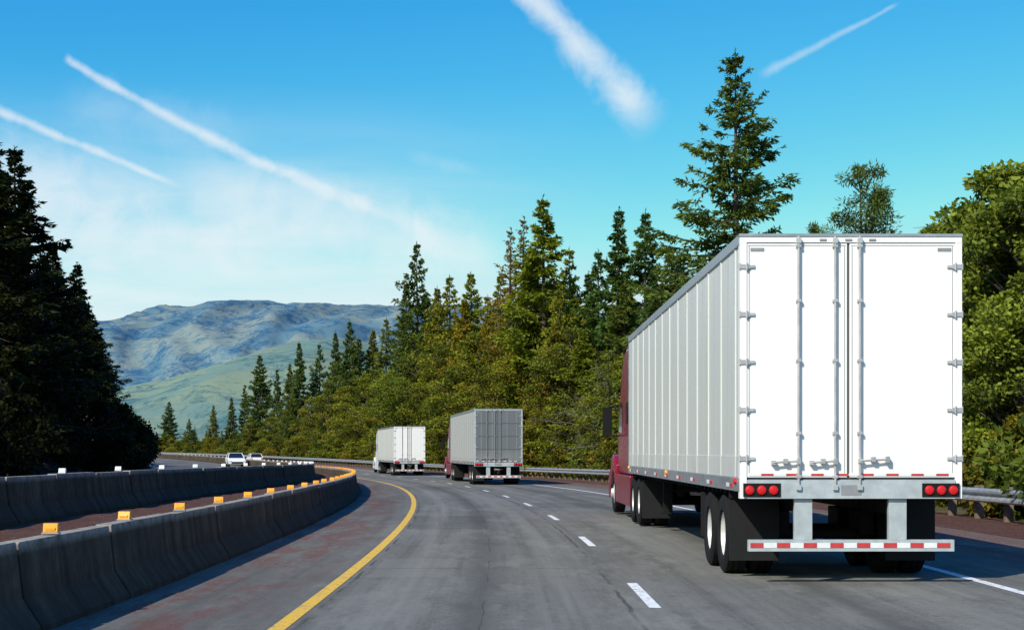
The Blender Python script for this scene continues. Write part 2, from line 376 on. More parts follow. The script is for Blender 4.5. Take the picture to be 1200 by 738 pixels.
# ------------------------------------------------------------------ semi trucks
TIRE=[(.285,-.10),(.31,-.135),(.46,-.14),(.50,-.115),(.505,-.05),(.49,-.045),(.49,-.03),(.505,-.025),(.505,.025),(.49,.03),(.49,.045),(.505,.05),(.50,.115),(.46,.14),(.31,.135),(.285,.10)]
def wheel(m,c,side,dish=True,rimmat=None):
    rimmat=rimmat or M_rim
    m.lathe(TIRE,c,M_rub,32,side)
    if dish: m.lathe([(.285,.11),(.27,.07),(.255,-.02),(.20,-.05),(.12,-.05),(.115,.06),(.08,.075),(0,.075)],c,rimmat,24,side)
    else: m.lathe([(.285,.11),(.27,.08),(.22,.12),(.13,.14),(.11,.2),(0,.2)],c,rimmat,24,side)
    m.lathe([(.285,-.11),(.25,-.05),(0,-.05)],c,M_dark,16,side)
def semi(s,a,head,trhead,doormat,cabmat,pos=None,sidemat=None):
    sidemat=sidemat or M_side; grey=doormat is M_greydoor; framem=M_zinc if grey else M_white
    p=pos or P(s,a); e=empty('semi_truck',p,head)
    L=16.15; H=4.1; W=1.30
    m=MB()
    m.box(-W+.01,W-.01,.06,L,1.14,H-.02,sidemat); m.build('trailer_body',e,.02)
    m=MB()
    for sd in(-1,1):
        x0=W-.012
        def bx(xa,xb,*r): m.box(min(sd*xa,sd*xb),max(sd*xa,sd*xb),*r)
        bx(x0,W+.012,.02,L-.02,H-.12,H-.0,M_alu)
        bx(x0,W+.010,.02,L-.02,1.08,1.24,M_alu)
        k=0; y=.42
        while y<L-.2:
            if k%2==0:
                bx(x0,W+.002,y-.035,y+.035,1.245,H-.125,sidemat if grey else M_post); bx(x0,W-.004,y+.035,y+.05,1.245,H-.125,M_seam)
            else: bx(x0,W-.006,y-.008,y+.008,1.245,H-.125,M_seam)
            y+=.61; k+=1
        bx(x0,W-.003,.02,L-.02,1.245,1.50,sidemat)
        y=.5
        while y<L-.8:
            bx(x0,W+.014,y,y+.28,1.12,1.17,M_tred); bx(x0,W+.014,y+.282,y+.56,1.12,1.17,M_twht); y+=1.83
        for y in(.25,L/2,L-.3):
            m.lathe([(.04,W+.012),(.035,W+.04),(0,W+.045)],(0,y,1.2),M_amb if y>1 else M_lred,12,sd)
    for sd in(-1,1): m.tube((sd*(W-.06),L-.03,1.2),(sd*(W-.06),L-.03,H-.05),.07,.07,M_alu,12)
    m.build('side_rails',e,.003)
    m=MB()   # rear frame and doors
    m.box(-W-.005,-W+.075,-.02,.10,1.0,H-.10,framem); m.box(W-.075,W+.005,-.02,.10,1.0,H-.10,framem)
    m.box(-W-.005,W+.005,-.02,.10,H-.098,H-.03,framem)
    m.box(-W-.012,W+.012,-.03,.10,H-.029,H+.005,M_alu)
    m.box(-W+.078,-.045,-.008,.05,1.25,H-.105,doormat); m.box(-.015,W-.078,-.008,.05,1.25,H-.105,doormat)
    m.box(-.043,-.017,.006,.05,1.25,H-.105,M_seal)
    m.box(-W+.08,W-.08,.012,.05,1.222,1.248,M_seal)
    m.box(-W+.078,W-.078,-.035,.10,1.0,1.22,M_zinc)
    if grey:
        for z in(1.9,2.6,3.3): 
            m.box(-W+.12,-.08,-.014,-.0085,z,z+.04,M_seal); m.box(.03,W-.12,-.014,-.0085,z,z+.04,M_seal)
        for x in(-.95,-.35,.45,.95): m.box(x,x+.03,-.013,-.0085,1.3,H-.15,M_mark)
    for xa,xb in((-W+.08,-.05),(-.01,W-.08)):
        m.box(xa+.012,xb-.012,-.0115,-.0085,H-.135,H-.128,M_mark)
        m.box(xa+.02,xa+.028,-.0115,-.0085,1.30,H-.14,M_mark); m.box(xb-.028,xb-.02,-.0115,-.0085,1.30,H-.14,M_mark)
    m.box(-1.18,-1.02,-.014,-.0085,3.90,3.94,M_mark); m.box(1.02,1.18,-.014,-.0085,3.90,3.94,M_mark)
    m.build('rear_doors_and_frame',e,.006)
    m=MB()   # hardware
    rodm=M_mark if grey else M_hinge
    for x in(-.62,-.19,.10):
        m.tube((x,-.045,1.12),(x,-.045,H-.03),.0165,.0165,rodm,10)
        for z in(1.24,1.75,2.6,3.3,H-.16):
            m.box(x-.03,x+.03,-.064,-.0085,z,z+.035,rodm)
        for z in(1.13,H-.08): m.box(x-.03,x+.03,-.065,-.03,z-.03,z+.03,M_zinc)
    for xa,xb,z in((-.92,-.62,1.43),(-.47,-.19,1.43),(.10,.42,1.45)):
        m.tube((xa,-.07,z-.008),(xb,-.06,z+.012),.013,.013,rodm,8)
        m.box(xa-.02,xa+.03,-.075,-.0085,z-.035,z+.018,rodm); m.box((xa+xb)/2-.03,(xa+xb)/2+.02,-.08,-.0085,z-.02,z+.04,rodm)
        m.box(xb-.022,xb+.022,-.08,-.03,z-.03,z+.045,M_galv)
    for z in(3.72,3.16,2.60,2.04,1.47):
        for sd in(-1,1):
            a0,a1=sorted((sd*(W+.012),sd*(W-.11))); m.box(a0,a1,-.033,-.021,z-.028,z+.028,M_hinge)
            a0,a1=sorted((sd*(W-.11),sd*(W-.17))); m.box(a0,a1,-.028,-.009,z-.018,z+.018,M_zinc)
            m.tube((sd*(W-.075),-.035,z-.045),(sd*(W-.075),-.035,z+.045),.013,.013,M_hinge,8)
            m.tube((sd*(W+.008),-.02,z-.04),(sd*(W+.008),-.02,z+.04),.013,.013,M_hinge,8)
    m.build('lock_rods_and_hinges',e,.003)
    m=MB()   # lamps, tape, bumper
    for sd in(-1,1):
        a0,a1=sorted((sd*1.27,sd*.83)); m.box(a0,a1,-.045,-.036,1.02,1.18,M_dark)
        for k in range(3):
            x=sd*(1.195-.14*k)
            vs=[];n=20
            for r,yy in((.055,-.046),(.052,-.062),(.03,-.07),(0.001,-.071)):
                for t in range(n): vs.append((x+r*math.cos(t*2*math.pi/n),yy,1.10+r*math.sin(t*2*math.pi/n)))
            fs=[(i*n+t,i*n+(t+1)%n,(i+1)*n+(t+1)%n,(i+1)*n+t) for i in range(3) for t in range(n)]
            m.add(vs,fs,M_lred)
    for x in(-.33,-.03,.0+.25): m.box(x-.04,x+.04,-.03,-.021,H-.078,H-.055,M_mark)
    x=-1.2; k=0
    while x<1.15:
        if not(-.08<x+.07<.02): m.box(x,x+.145,-.013,-.0085,1.265,1.293,M_tred if k%2 else M_twht)
        x+=.147; k+=1
    m.box(-1.2,1.22,.0,.10,.38,.515,M_zinc)
    x=-1.18;k=0
    while x<1.1:
        m.box(x,x+.155,-.004,-.0005,.42,.48,M_tred if k%2==0 else M_twht); x+=.157;k+=1
    for x in(-.66,.45): m.box(x,x+.21,.01,.09,.517,.998,M_zinc)
    m.box(-.12,.12,-.038,-.0355,1.04,1.16,M_mark)
    m.build('lamps_and_underride_guard',e,.004)
    m=MB()   # chassis
    for x in(-.5,.5): m.box(x-.06,x+.06,.12,6.2,.82,1.10,M_dark)
    y=.4
    while y<L-.4: m.box(-W+.05,W-.05,y-.03,y+.03,1.02,1.135,M_dark); y+=.4
    for ay in(1.75,3.05):
        m.tube((-.95,ay,.5),(.95,ay,.5),.07,.07,M_dark,12)
        m.box(-.62,-.45,ay-.3,ay+.35,.5,.8,M_dark); m.box(.45,.62,ay-.3,ay+.35,.5,.8,M_dark)
    for x in(-.85,.85):
        m.box(x-.06,x+.06,12.4,12.54,.35,1.08,M_dark); m.box(x-.12,x+.12,12.32,12.62,.32,.35,M_dark)
    m.box(-.85,.85,12.44,12.5,.75,.8,M_dark)
    m.box(-.8,.8,13.9,L-.1,1.0,1.12,M_dark)
    m.build('trailer_chassis',e,.005)
    m=MB()
    for sd in(-1,1):
        for ay in(1.75,3.05):
            wheel(m,(sd*1.13,ay,.5),sd); wheel(m,(sd*.80,ay,.5),sd)
    m.build('trailer_wheels',e,smooth=True)
    m=MB()
    for sd in(-1,1):
        a0,a1=sorted((sd*.66,sd*1.28)); m.box(a0,a1,1.02,1.035,.20,.98,M_flap); m.box(a0,a1,.99,1.05,.98,1.05,M_dark)
        m.box(a0,a1,3.75,3.765,.35,.98,M_flap)
    m.build('mudflaps',e,.003)
    t=bpy.data.objects.new('tractor',None); scene.collection.objects.link(t); t.parent=e
    t.location=(0,15.2,0); t.rotation_euler=(0,0,trhead)
    m=MB()
    prof=[(1.55,1.0),(1.55,3.85),(1.75,4.0),(3.0,4.02),(3.9,3.75),(4.55,2.95),(5.15,2.05),(5.25,1.0)]
    m.prism(prof,-1.16,1.16,cabmat); m.build('cab_and_sleeper',t,.12,True,4)
    m=MB()
    m.prism([(5.1,.95),(5.1,2.0),(6.6,1.85),(7.25,1.6),(7.4,1.2),(7.4,.8),(6.9,.8)],-.72,.72,cabmat)
    for sd in(-1,1):
        arch=[(5.15,.75),(5.15,1.25)]+[(6.05-.66*math.cos(q),.62+.66*math.sin(q)+.2) for q in np.linspace(.45,2.6,7)]+[(7.3,1.0),(7.4,.5),(7.0,.45),(6.75,.7)]+[(6.05+.58*math.cos(q),.5+.58*math.sin(q)) for q in np.linspace(.4,2.75,7)]
        a0,a1=sorted((sd*.7,sd*1.22)); m.prism(arch,a0,a1,cabmat)
    m.box(-1.2,1.2,7.3,7.55,.35,.8,cabmat)
    m.build('hood_and_fenders',t,.04,True,3)
    m=MB()
    for sd in(-1,1):
        a0,a1=sorted((sd*1.10,sd*1.24)); m.box(a0,a1,1.2,5.0,.32,1.0,cabmat)
        a0,a1=sorted((sd*1.17,sd*1.20)); m.box(a0,a1,1.15,1.56,1.05,3.8,cabmat)
    m.build('side_fairings',t,.02)
    m=MB()
    for sd in(-1,1):
        a0,a1=sorted((sd*1.161,sd*1.168)); m.prism([(4.0,2.0),(4.0,2.75),(4.45,2.75),(4.95,2.05)],a0,a1,M_glass)
        m.box(a0,a1,2.3,2.9,2.2,2.7,M_glass)
    m.build('side_windows',t)
    m=MB()
    for sd in(-1,1):
        m.tube((sd*1.15,4.75,2.7),(sd*1.45,4.85,2.65),.02,.02,M_dark); m.tube((sd*1.15,4.75,1.95),(sd*1.45,4.85,1.95),.02,.02,M_dark)
        a0,a1=sorted((sd*1.34,sd*1.56)); m.box(a0,a1,4.82,4.96,1.95,2.65,M_dark)
        m.tube((sd*1.0,1.42,1.0),(sd*1.0,1.42,3.6),.07,.07,M_hinge,12)
    m.tube((-1.4,4.9,2.7),(-1.42,4.9,3.9),.012,.008,M_dark,6)
    m.build('mirrors_and_exhaust',t,.02)
    m=MB()
    for x in(-.43,.43): m.box(x-.05,x+.05,-1.6,7.2,.62,.92,M_dark)
    m.box(-.5,.5,-.5,.5,.93,1.1,M_dark)
    for ay in(-.66,.66,6.05): m.tube((-.95,ay,.5),(.95,ay,.5),.08,.08,M_dark,12)
    for sd in(-1,1): m.tube((sd*.78,2.0,.62),(sd*.78,4.0,.62),.31,.31,M_alu,20)
    for sd in(-1,1):
        a0,a1=sorted((sd*.62,sd*1.25)); m.box(a0,a1,-1.62,-1.605,.18,.98,M_flap)
    m.build('tractor_chassis',t,.005)
    m=MB()
    for sd in(-1,1):
        for ay in(-.66,.66): wheel(m,(sd*1.10,ay,.5),sd); wheel(m,(sd*.77,ay,.5),sd)
        wheel(m,(sd*1.06,6.05,.5),sd,False)
    m.build('tractor_wheels',t,smooth=True)
    return e
semi(0,0,math.radians(.3),math.radians(.7),M_white,M_red,pos=(3.98,18.05,0))
semi(82.5,3.6,TH(84)-.012,.0,M_greydoor,M_red,sidemat=M_sideg)
M_cabw=simple('white_cab_paint',(.75,.76,.77),.3,0,.05,2)
semi(128,3.7,TH(130)-.05,.0,M_white,M_cabw)

# ------------------------------------------------------------------ cars
def car(s,a,z,flip=False):
    p=P(s,a,z); e=empty('white_car',p,TH(s)+(math.pi if flip else 0))
    m=MB()
    m.prism([(-2.2,.35),(-2.25,.75),(-2.1,1.0),(-1.2,1.06),(1.0,1.0),(2.0,.85),(2.25,.65),(2.25,.32)],-.9,.9,M_cwhite); m.build('body',e,.09,True,3)
    m=MB()
    vs=[(-.84,-2.05,1.0),(.84,-2.05,1.0),(.84,1.05,.98),(-.84,1.05,.98),(-.66,-1.55,1.5),(.66,-1.55,1.5),(.66,.15,1.5),(-.66,.15,1.5)]
    m.add(vs,[(0,1,5,4),(1,2,6,5),(2,3,7,6),(3,0,4,7)],M_glass); m.build('windows',e)
    m=MB(); m.box(-.68,.68,-1.6,.2,1.49,1.54,M_cwhite)
    for sd in(-1,1):
        for q in((0,4),(2,6)):
            v0=vs[q[0]];v1=vs[q[1]]; m.tube((sd*abs(v0[0]),v0[1],v0[2]),(sd*abs(v1[0]),v1[1],v1[2]),.05,.04,M_cwhite,6)
    m.build('roof_and_pillars',e,.02)
    m=MB()
    for sd in(-1,1):
        a0,a1=sorted((sd*.6,sd*.88)); m.box(a0,a1,-2.28,-2.2,.75,.93,M_lred); m.box(a0,a1,2.2,2.27,.6,.75,M_wref)
    m.box(-.85,.85,-2.29,-2.2,.35,.48,M_dark); m.box(-.6,.6,2.22,2.27,.42,.6,M_dark); m.build('lamps',e,.01)
    m=MB()
    for sd in(-1,1):
        for y in(-1.4,1.4):
            m.lathe([(.2,-.1),(.3,-.11),(.33,-.08),(.33,.08),(.3,.11),(.2,.1)],(sd*.82,y,.33),M_rub,20,sd); m.lathe([(.2,.09),(.1,.06),(0,.07)],(sd*.82,y,.33),M_galv,14,sd)
    m.build('wheels',e,smooth=True)
car(168,-6.0-1.9,OZ,True); car(215,-.2,0)

# ------------------------------------------------------------------ trees
def leafmesh(name,tubes,quads,tints,barkmat,leafmat):
    m=MB(); 
    for t in tubes: m.tube(t[0],t[1],t[2],t[3],barkmat,t[4] if len(t)>4 else 6,False)
    nv=len(m.v); nf=len(m.f)
    q=np.array(quads,dtype=np.float32).reshape(-1,3); N=len(q)//4
    V=np.vstack([np.array(m.v,dtype=np.float32).reshape(-1,3),q])
    me=bpy.data.meshes.new(name)
    me.vertices.add(len(V)); me.vertices.foreach_set('co',V.ravel())
    loops=np.concatenate([np.array([i for f in m.f for i in f],dtype=np.int32),np.arange(4*N,dtype=np.int32)+nv])
    me.loops.add(len(loops)); me.loops.foreach_set('vertex_index',loops)
    starts=np.arange(nf+N,dtype=np.int32)*4
    me.polygons.add(nf+N); me.polygons.foreach_set('loop_start',starts)
    me.materials.append(barkmat); me.materials.append(leafmat)
    mi=np.zeros(nf+N,dtype=np.int32); mi[nf:]=1; me.polygons.foreach_set('material_index',mi)
    me.update(calc_edges=True)
    at=me.attributes.new('tint','FLOAT','POINT')
    tv=np.zeros(len(V),dtype=np.float32); tv[nv:]=np.repeat(np.array(tints,dtype=np.float32),4)
    at.data.foreach_set('value',tv)
    me.validate(); return me
def norm(a): return a/np.maximum(1e-6,np.linalg.norm(a,axis=-1,keepdims=True))
def spray(base,dir_,L,W):
    n=len(base); r=rng.normal(size=(n,3)); side=norm(np.cross(dir_,r))
    L=np.asarray(L).reshape(-1,1); W=np.asarray(W).reshape(-1,1)
    return np.stack([base,base+dir_*L*.45+side*W,base+dir_*L,base+dir_*L*.45-side*W],axis=1)
def conifer(name,H=20,R=3.4,nb=190,base=.08,power=1.0,sparse=1.0,droop=.25,irr=.25,nl=.42,nw=.075,bark=None):
    tubes=[]; Q=[]; T=[]
    segs=10; pts=[]; lean=rng.normal(size=2)*.012*H
    for i in range(segs+1):
        t=i/segs; pts.append((lean[0]*t*t,lean[1]*t*t,H*t-(.4 if i==0 else 0)))
    for i in range(segs):
        r=lambda t:.015*H*(1-t)+.012
        tubes.append((pts[i],pts[i+1],r(i/segs),r((i+1)/segs),8))
    bulge=rng.uniform(.65,1.25,size=(16,8))
    for b in range(nb):
        t=base+(1-base)*(((b+rng.uniform(0,1))/nb)**.9)
        t=min(t,.975)
        az=rng.uniform(0,2*math.pi)
        prof=(1-t)**power*min(1,(t-base)/.10*.5+.55)
        Lb=R*prof*rng.uniform(1-irr*1.6,1+irr)*bulge[int(t*15.9),int(az/2/math.pi*7.99)]+.10
        if rng.uniform()<.06: Lb*=1.35
        el=math.radians(-8+38*t**1.5+rng.uniform(-9,9)) - droop*.5
        d=np.array([math.cos(az)*math.cos(el),math.sin(az)*math.cos(el),math.sin(el)])
        o=np.array([lean[0]*t*t,lean[1]*t*t,H*t])
        us=np.linspace(0,1,6)
        cur=[o+d*Lb*u+np.array([0,0,1])*Lb*(-droop*u*(1-u)*1.3+.10*u*u) for u in us]
        st=2 if Lb<1 else 1
        for i in range(0,5,st):
            j=min(5,i+st)
            tubes.append((cur[i],cur[j],.014*Lb*(1-us[i])+.008,.014*Lb*(1-us[j])+.005,3))
        cur=np.array(cur)
        tip=min(1,.35+2.2*(1-t))
        nt_=int((4+Lb*7)*sparse*(.6+.4*tip))+2
        u=rng.uniform(.12 if t>.3 else .3,1,nt_)**.8
        pb=np.stack([np.interp(u,us,cur[:,k]) for k in range(3)],1)
        side=np.array([-math.sin(az),math.cos(az),0])
        sg=rng.choice([-1,1],nt_)[:,None]
        td=norm(d*rng.uniform(.4,1.0,(nt_,1))+side*sg*rng.uniform(.4,1.1,(nt_,1))+np.array([0,0,-.35])*rng.uniform(-.2,1.2,(nt_,1)))
        tl=((.22+.36*Lb*(1-u*.75)*rng.uniform(.5,1,nt_)).clip(.2,1.2))*tip
        ct=rng.uniform(0,1)
        nc=6
        w=np.tile(np.linspace(0,1,nc),nt_); idx=np.repeat(np.arange(nt_),nc)
        bp=pb[idx]+td[idx]*(tl[idx]*w*.85)[:,None]
        bp[:,2]-= (w**2)*tl[idx]*.25*droop*2
        nd=norm(td[idx]+rng.normal(size=(len(idx),3))*.5+np.array([0,0,-.15]))
        Q.append(spray(bp,nd,nl*tip**.6*rng.uniform(.6,1.2,len(idx)),nw*rng.uniform(.7,1.3,len(idx))*tip**.4))
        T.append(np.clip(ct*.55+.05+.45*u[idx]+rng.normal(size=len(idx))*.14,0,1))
    n=26; z=rng.uniform(.94,1.0,n); bp=np.stack([lean[0]*z*z,lean[1]*z*z,H*z],1); nd=norm(rng.normal(size=(n,3))*.4+[0,0,.9])
    Q.append(spray(bp,nd,rng.uniform(.15,.3,n),np.full(n,.04))); T.append(rng.uniform(.3,.7,n))
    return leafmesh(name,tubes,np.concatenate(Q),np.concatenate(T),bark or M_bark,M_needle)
def clumpcrown(name,H,R,crown0,nlobes,per,leafL,leafW,mat,lobeR,bark=None,trunk=True,flat=1.0,shellpow=.45,limbs=True,trunkr=.014):
    tubes=[];Q=[];T=[]
    if trunk:
        prev=np.array([0,0,-.4]); 
        for i in range(6):
            t=(i+1)/6; nx=np.array([math.sin(i*1.7)*.02*H,math.cos(i*2.1)*.02*H,H*.9*t])
            tubes.append((prev,nx,trunkr*H*(1-i/6)+.03,trunkr*H*(1-t)+.03,8)); prev=nx
    for k in range(nlobes):
        t=rng.uniform(0,1); z=H*(crown0+(1-crown0)*t)
        prof=math.sin(math.pi*min(1,(.18+.82*t)))**.6 if flat==1 else (1-t*.75)
        rr=R*prof*rng.uniform(.3,1)**.6*rng.uniform(.8,1.15); az=rng.uniform(0,2*math.pi)
        c=np.array([rr*math.cos(az),rr*math.sin(az),z+rng.uniform(-.3,.3)])
        lr=lobeR*rng.uniform(.5,1.3)*(1-.35*t)
        if limbs:
            st=np.array([0,0,max(.1,z-rr*.7-.3)]); mid=(st+c)/2+rng.normal(size=3)*.12
            tubes.append((st,mid,.05,.035,5)); tubes.append((mid,c,.035,.012,5))
            for _ in range(4):
                tubes.append((c*.7+mid*.3,c+rng.normal(size=3)*lr*.6,.017,.006,3))
        n=int(per*rng.uniform(.5,1.4)); v=norm(rng.normal(size=(n,3))); rad=rng.uniform(0,1.25,n)**shellpow
        pos=c+v*rad[:,None]*lr*np.array([1.15,1.15,.75])
        nd=norm(v*.7+rng.normal(size=(n,3))*.7)
        ct=rng.uniform(0,.6)
        Q.append(spray(pos,nd,leafL*rng.uniform(.6,1.3,n),leafW*rng.uniform(.7,1.3,n)))
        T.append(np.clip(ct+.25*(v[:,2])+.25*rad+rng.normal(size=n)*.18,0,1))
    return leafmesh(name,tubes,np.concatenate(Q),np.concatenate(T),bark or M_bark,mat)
def bare(name,H=7):
    tubes=[]
    def rec(p,d,L,r,dep):
        q=p
        for i in range(3):
            d2=norm(d+rng.normal(size=3)*.18); n=q+d2*L/3; tubes.append((q,n,r*(1-i*.2),r*(.8-i*.2),4)); q=n; d=d2
            if dep>0 and i>0 or (dep>0 and rng.uniform()<.4):
                for _ in range(2): rec(q,norm(d+rng.normal(size=3)*.6+[0,0,.15]),L*rng.uniform(.5,.72),r*.5,dep-1)
    for k in range(3): rec(np.array([rng.uniform(-.3,.3),rng.uniform(-.3,.3),-.2]),norm(np.array([rng.uniform(-.35,.35),rng.uniform(-.35,.35),1.])),H*.5,.055,4)
    q=np.zeros((1,4,3)); return leafmesh(name,tubes,q,[0],M_greybark,M_needle)

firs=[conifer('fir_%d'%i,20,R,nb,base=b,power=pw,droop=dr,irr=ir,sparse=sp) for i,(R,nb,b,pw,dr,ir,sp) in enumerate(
    ((4.3,240,.05,.95,.28,.28,.9),(3.5,230,.04,1.0,.2,.25,1),(4.8,230,.06,1.0,.3,.35,.9),(3.2,210,.05,.9,.22,.35,.8),(3.9,190,.05,.85,.35,.4,.7)))]
hero=conifer('fir_hero',22,4.9,240,base=.10,power=.74,droop=.2,irr=.40,nl=.34,nw=.055,sparse=1.1)
thin=conifer('thin_larch',20,3.6,170,base=.10,power=.85,sparse=.6,droop=.12,irr=.4,nl=.28,nw=.045)
pine=clumpcrown('pine',19,3.6,.45,70,160,.34,.035,M_needle,.85,flat=0)
broads=[clumpcrown('broadleaf_%d'%i,10,3.5,.12,100,230,.19,.06,M_leaf,.8) for i in range(3)]
olives=[clumpcrown('rounded_%d'%i,12,2.9,.12,80,190,.22,.055,M_leaf,.8) for i in range(2)]
shrubs=[clumpcrown('shrub_%d'%i,3.2,1.9,.05,30,220,.2,.06,M_leaf,.7,trunk=False) for i in range(2)]
barem=bare('bare',7)

def inst(me,name,p,h,h0,rw=1,col=(1,1,1),parent=None):
    o=bpy.data.objects.new(name,me); scene.collection.objects.link(o)
    s=h/h0; o.location=p; o.scale=(s*rw,s*rw,s); o.rotation_euler=(0,0,random.uniform(0,6.28)); k=random.uniform(.85,1.15); o.color=(col[0]*k,col[1]*k,col[2]*k,1)
    if parent: o.parent=parent
    return o
def station(ratio,a):
    for s in np.arange(20,680,1.0):
        p=P(s,a)
        if p[1]>5 and p[0]/p[1]<=ratio: return s
    return None
GREEN=(1.05,1.1,.75); DK=(.7,.85,.6); OLV=(1.8,1.5,.5); BRN=(2.2,1.25,.55); YG=(1.75,1.75,.5); TEAL=(.6,.9,.7); ORG=(2.1,1.4,.5)
def gz(a): return float(np.interp(a,[12.6,16,24,45,120],[-.08,.1,.5,1.5,3]))
def rtree(me,h0,xp,yt,a,name='fir_tree',col=GREEN,rw=1,parent=None):
    s=station((xp-600)/F,a)
    if s is None: return
    p=P(s,a,gz(a)); h=(HZ-yt)/F*p[1]+CAMH-p[2]
    return inst(me,name,p,h,h0,rw*max(.75,min(1.2,20/h*.9 if h<18 else 1)),col,parent)
rtree(hero,22,866,60,15.5,'fir_tree',(.9,1.1,.7),1.08)
rtree(pine,19,1020,182,24,'pine_tree',(.9,1.1,.7))
rtree(pine,19,968,255,27,'pine_tree',(.9,1.05,.7),.7)
for xp,yt,a,me,col,rw in ((640,230,16.5,0,YG,1.2),(612,255,19,'t',BRN,1.1),(598,268,17.5,'t',BRN,1.1),(668,290,20,4,OLV,.9),
    (727,243,19,1,TEAL,1.0),(760,246,21,0,TEAL,1.0),(704,292,18,3,TEAL,1),(788,290,20,2,GREEN,.9),(690,318,22,1,OLV,1),
    (490,283,17,4,DK,.9),(478,330,20,3,DK,.9),(530,322,18,4,OLV,1.1),(552,318,21,2,YG,1),(512,335,17,2,OLV,.9),(572,345,17,4,BRN,.9),
    (545,350,16,0,ORG,1),(588,320,18,4,YG,1),(620,330,15.6,4,OLV,1),(452,372,18,4,GREEN,1),(437,385,21,1,OLV,1),(410,375,17,0,DK,.8),(420,395,19,2,GREEN,1),
    (395,388,19,1,DK,.8),(375,402,21,4,DK,.9),(352,400,17,1,DK,.9),(340,425,21,0,GREEN,.8),(325,432,19,3,DK,.8),(305,415,17,2,DK,1.1),
    (288,450,20,3,GREEN,.8),(272,465,17,1,GREEN,.9),(250,474,20,2,OLV,.8),(198,470,16,2,DK,1.1),(170,492,18,4,DK,1),(222,490,17,0,GREEN,1),
    (625,290,24,0,GREEN,1),(655,330,16,4,OLV,1),(735,330,16,0,GREEN,1.1),(770,335,17,2,DK,1.1),(800,300,24,4,DK,1.1),(820,340,16,1,GREEN,1)):
    rtree(thin if me=='t' else firs[me],20,xp,yt,a,'larch_tree' if me=='t' else 'fir_tree',col,rw)
mass=empty('background_trees')
skx=[150,200,250,300,350,400,440,490,530,580,640,690,740,790,830,900,1000,1110,1130,1200]
sky_=[500,498,492,470,450,430,415,380,375,370,335,350,330,350,350,330,300,300,260,255]
x=152
while x<1215:
    for row in range(2):
        yt=float(np.interp(x,skx,sky_))+random.uniform(0,60)+row*18
        pal=[GREEN,OLV,YG,OLV,BRN,YG,DK,YG] if 470<x<700 else ([GREEN,DK,TEAL,OLV,YG] if x>=700 else [GREEN,DK,DK,OLV,YG])
        rtree(random.choice(firs+[thin]),20,x+random.uniform(-5,5),min(504,yt),random.choice([19,23,27,32]) if row==0 else random.uniform(15,18),'fir',random.choice(pal),random.uniform(.95,1.3),mass)
    x+=13
for xp,yt,a in((620,400,14.8),(585,425,15),(560,395,15.5),(535,430,14.6),(515,405,15.2),(492,395,16),(470,425,15),(455,445,15),(430,440,15.2),(408,455,15),(385,450,16),(365,470,15),(345,470,16),(320,485,15),(295,492,15),(650,425,14.6),(670,390,15.5),(735,420,15),(760,400,15.5)):
    rtree(random.choice(olives),12,xp,yt,a,'broadleaf_tree',random.choice([(1.0,1.0,.55),(.85,1.0,.6),(1.15,1.0,.55),(.75,.8,.5)]),1.1)
sh=empty('roadside_shrubs')
for s in np.arange(22,470,1.5):
    a=13.6+random.uniform(0,3.4); 
    h=random.uniform(1.4,3.8)
    inst(random.choice(shrubs),'shrub',P(s,a,gz(a)-.1),h,3.2,random.uniform(.8,1.2),random.choice([(.6,.7,.55),(.9,.85,.55),(1.1,.95,.5),(.5,.65,.5),(.95,.75,.5)]),sh)
for xp,yt,a,h in((1190,206,17,1),(1150,250,18,2),(1215,225,15.5,0),(1165,300,15.5,0),(1130,300,19,1),(1205,330,14.5,2),(1145,370,15,0)):
    rtree(broads[h],10,xp,yt,a,'broadleaf_tree',(.95,1.1,.75),1.0)
for xp,yt in((702,418),(690,435)): rtree(barem,7,xp,yt,13.6,'bare_tree',(1,1,1),.8)
for s,a,h in((82,-21.5,15.5),(78,-23,16.5),(74,-21,14),(88,-22.5,12.0),(94,-21.8,11.5),(101,-22.3,13),(108,-21.6,10.3),(115,-22.2,13.3),(123,-22,10),(130,-22.6,12.0),(138,-22,10.5),(146,-22.4,12.3),(154,-22,10.4),(163,-22.4,9.5),(66,-22,13),(90,-26,14),(104,-26,13),(118,-26,12.5),(134,-26,13),(150,-25,12),(172,-23,10),(182,-24,10),(195,-23,11)):
    z=float(np.interp(-a,[17.2,18.2,19.3,20.5,23,28],[OZ,.5,1.5,2,2.8,4]))-.3
    inst(random.choice(firs[:3]),'fir_tree',P(s,a,z),h,20,1.35,random.choice([(.14,.17,.11),(.2,.2,.1),(.12,.16,.12)]))  # shaded side of the left trees put into near-black foliage tints
lm=empty('left_bank_trees')
for s in np.arange(60,420,4.2):
    a=-random.uniform(27,40); inst(random.choice(firs),'fir',P(s,a,3.5),random.uniform(7,11),20,1.4,(.14,.17,.12),lm)  # same shade tint in the foliage colour
for s in np.arange(60,230,2.6):
    a=-random.uniform(18.8,21); inst(random.choice(shrubs),'shrub',P(s,a,.9),random.uniform(1.8,4.2),3.2,1,(.09,.10,.06),lm)  # shrub colour darkened to carry the bank's shade

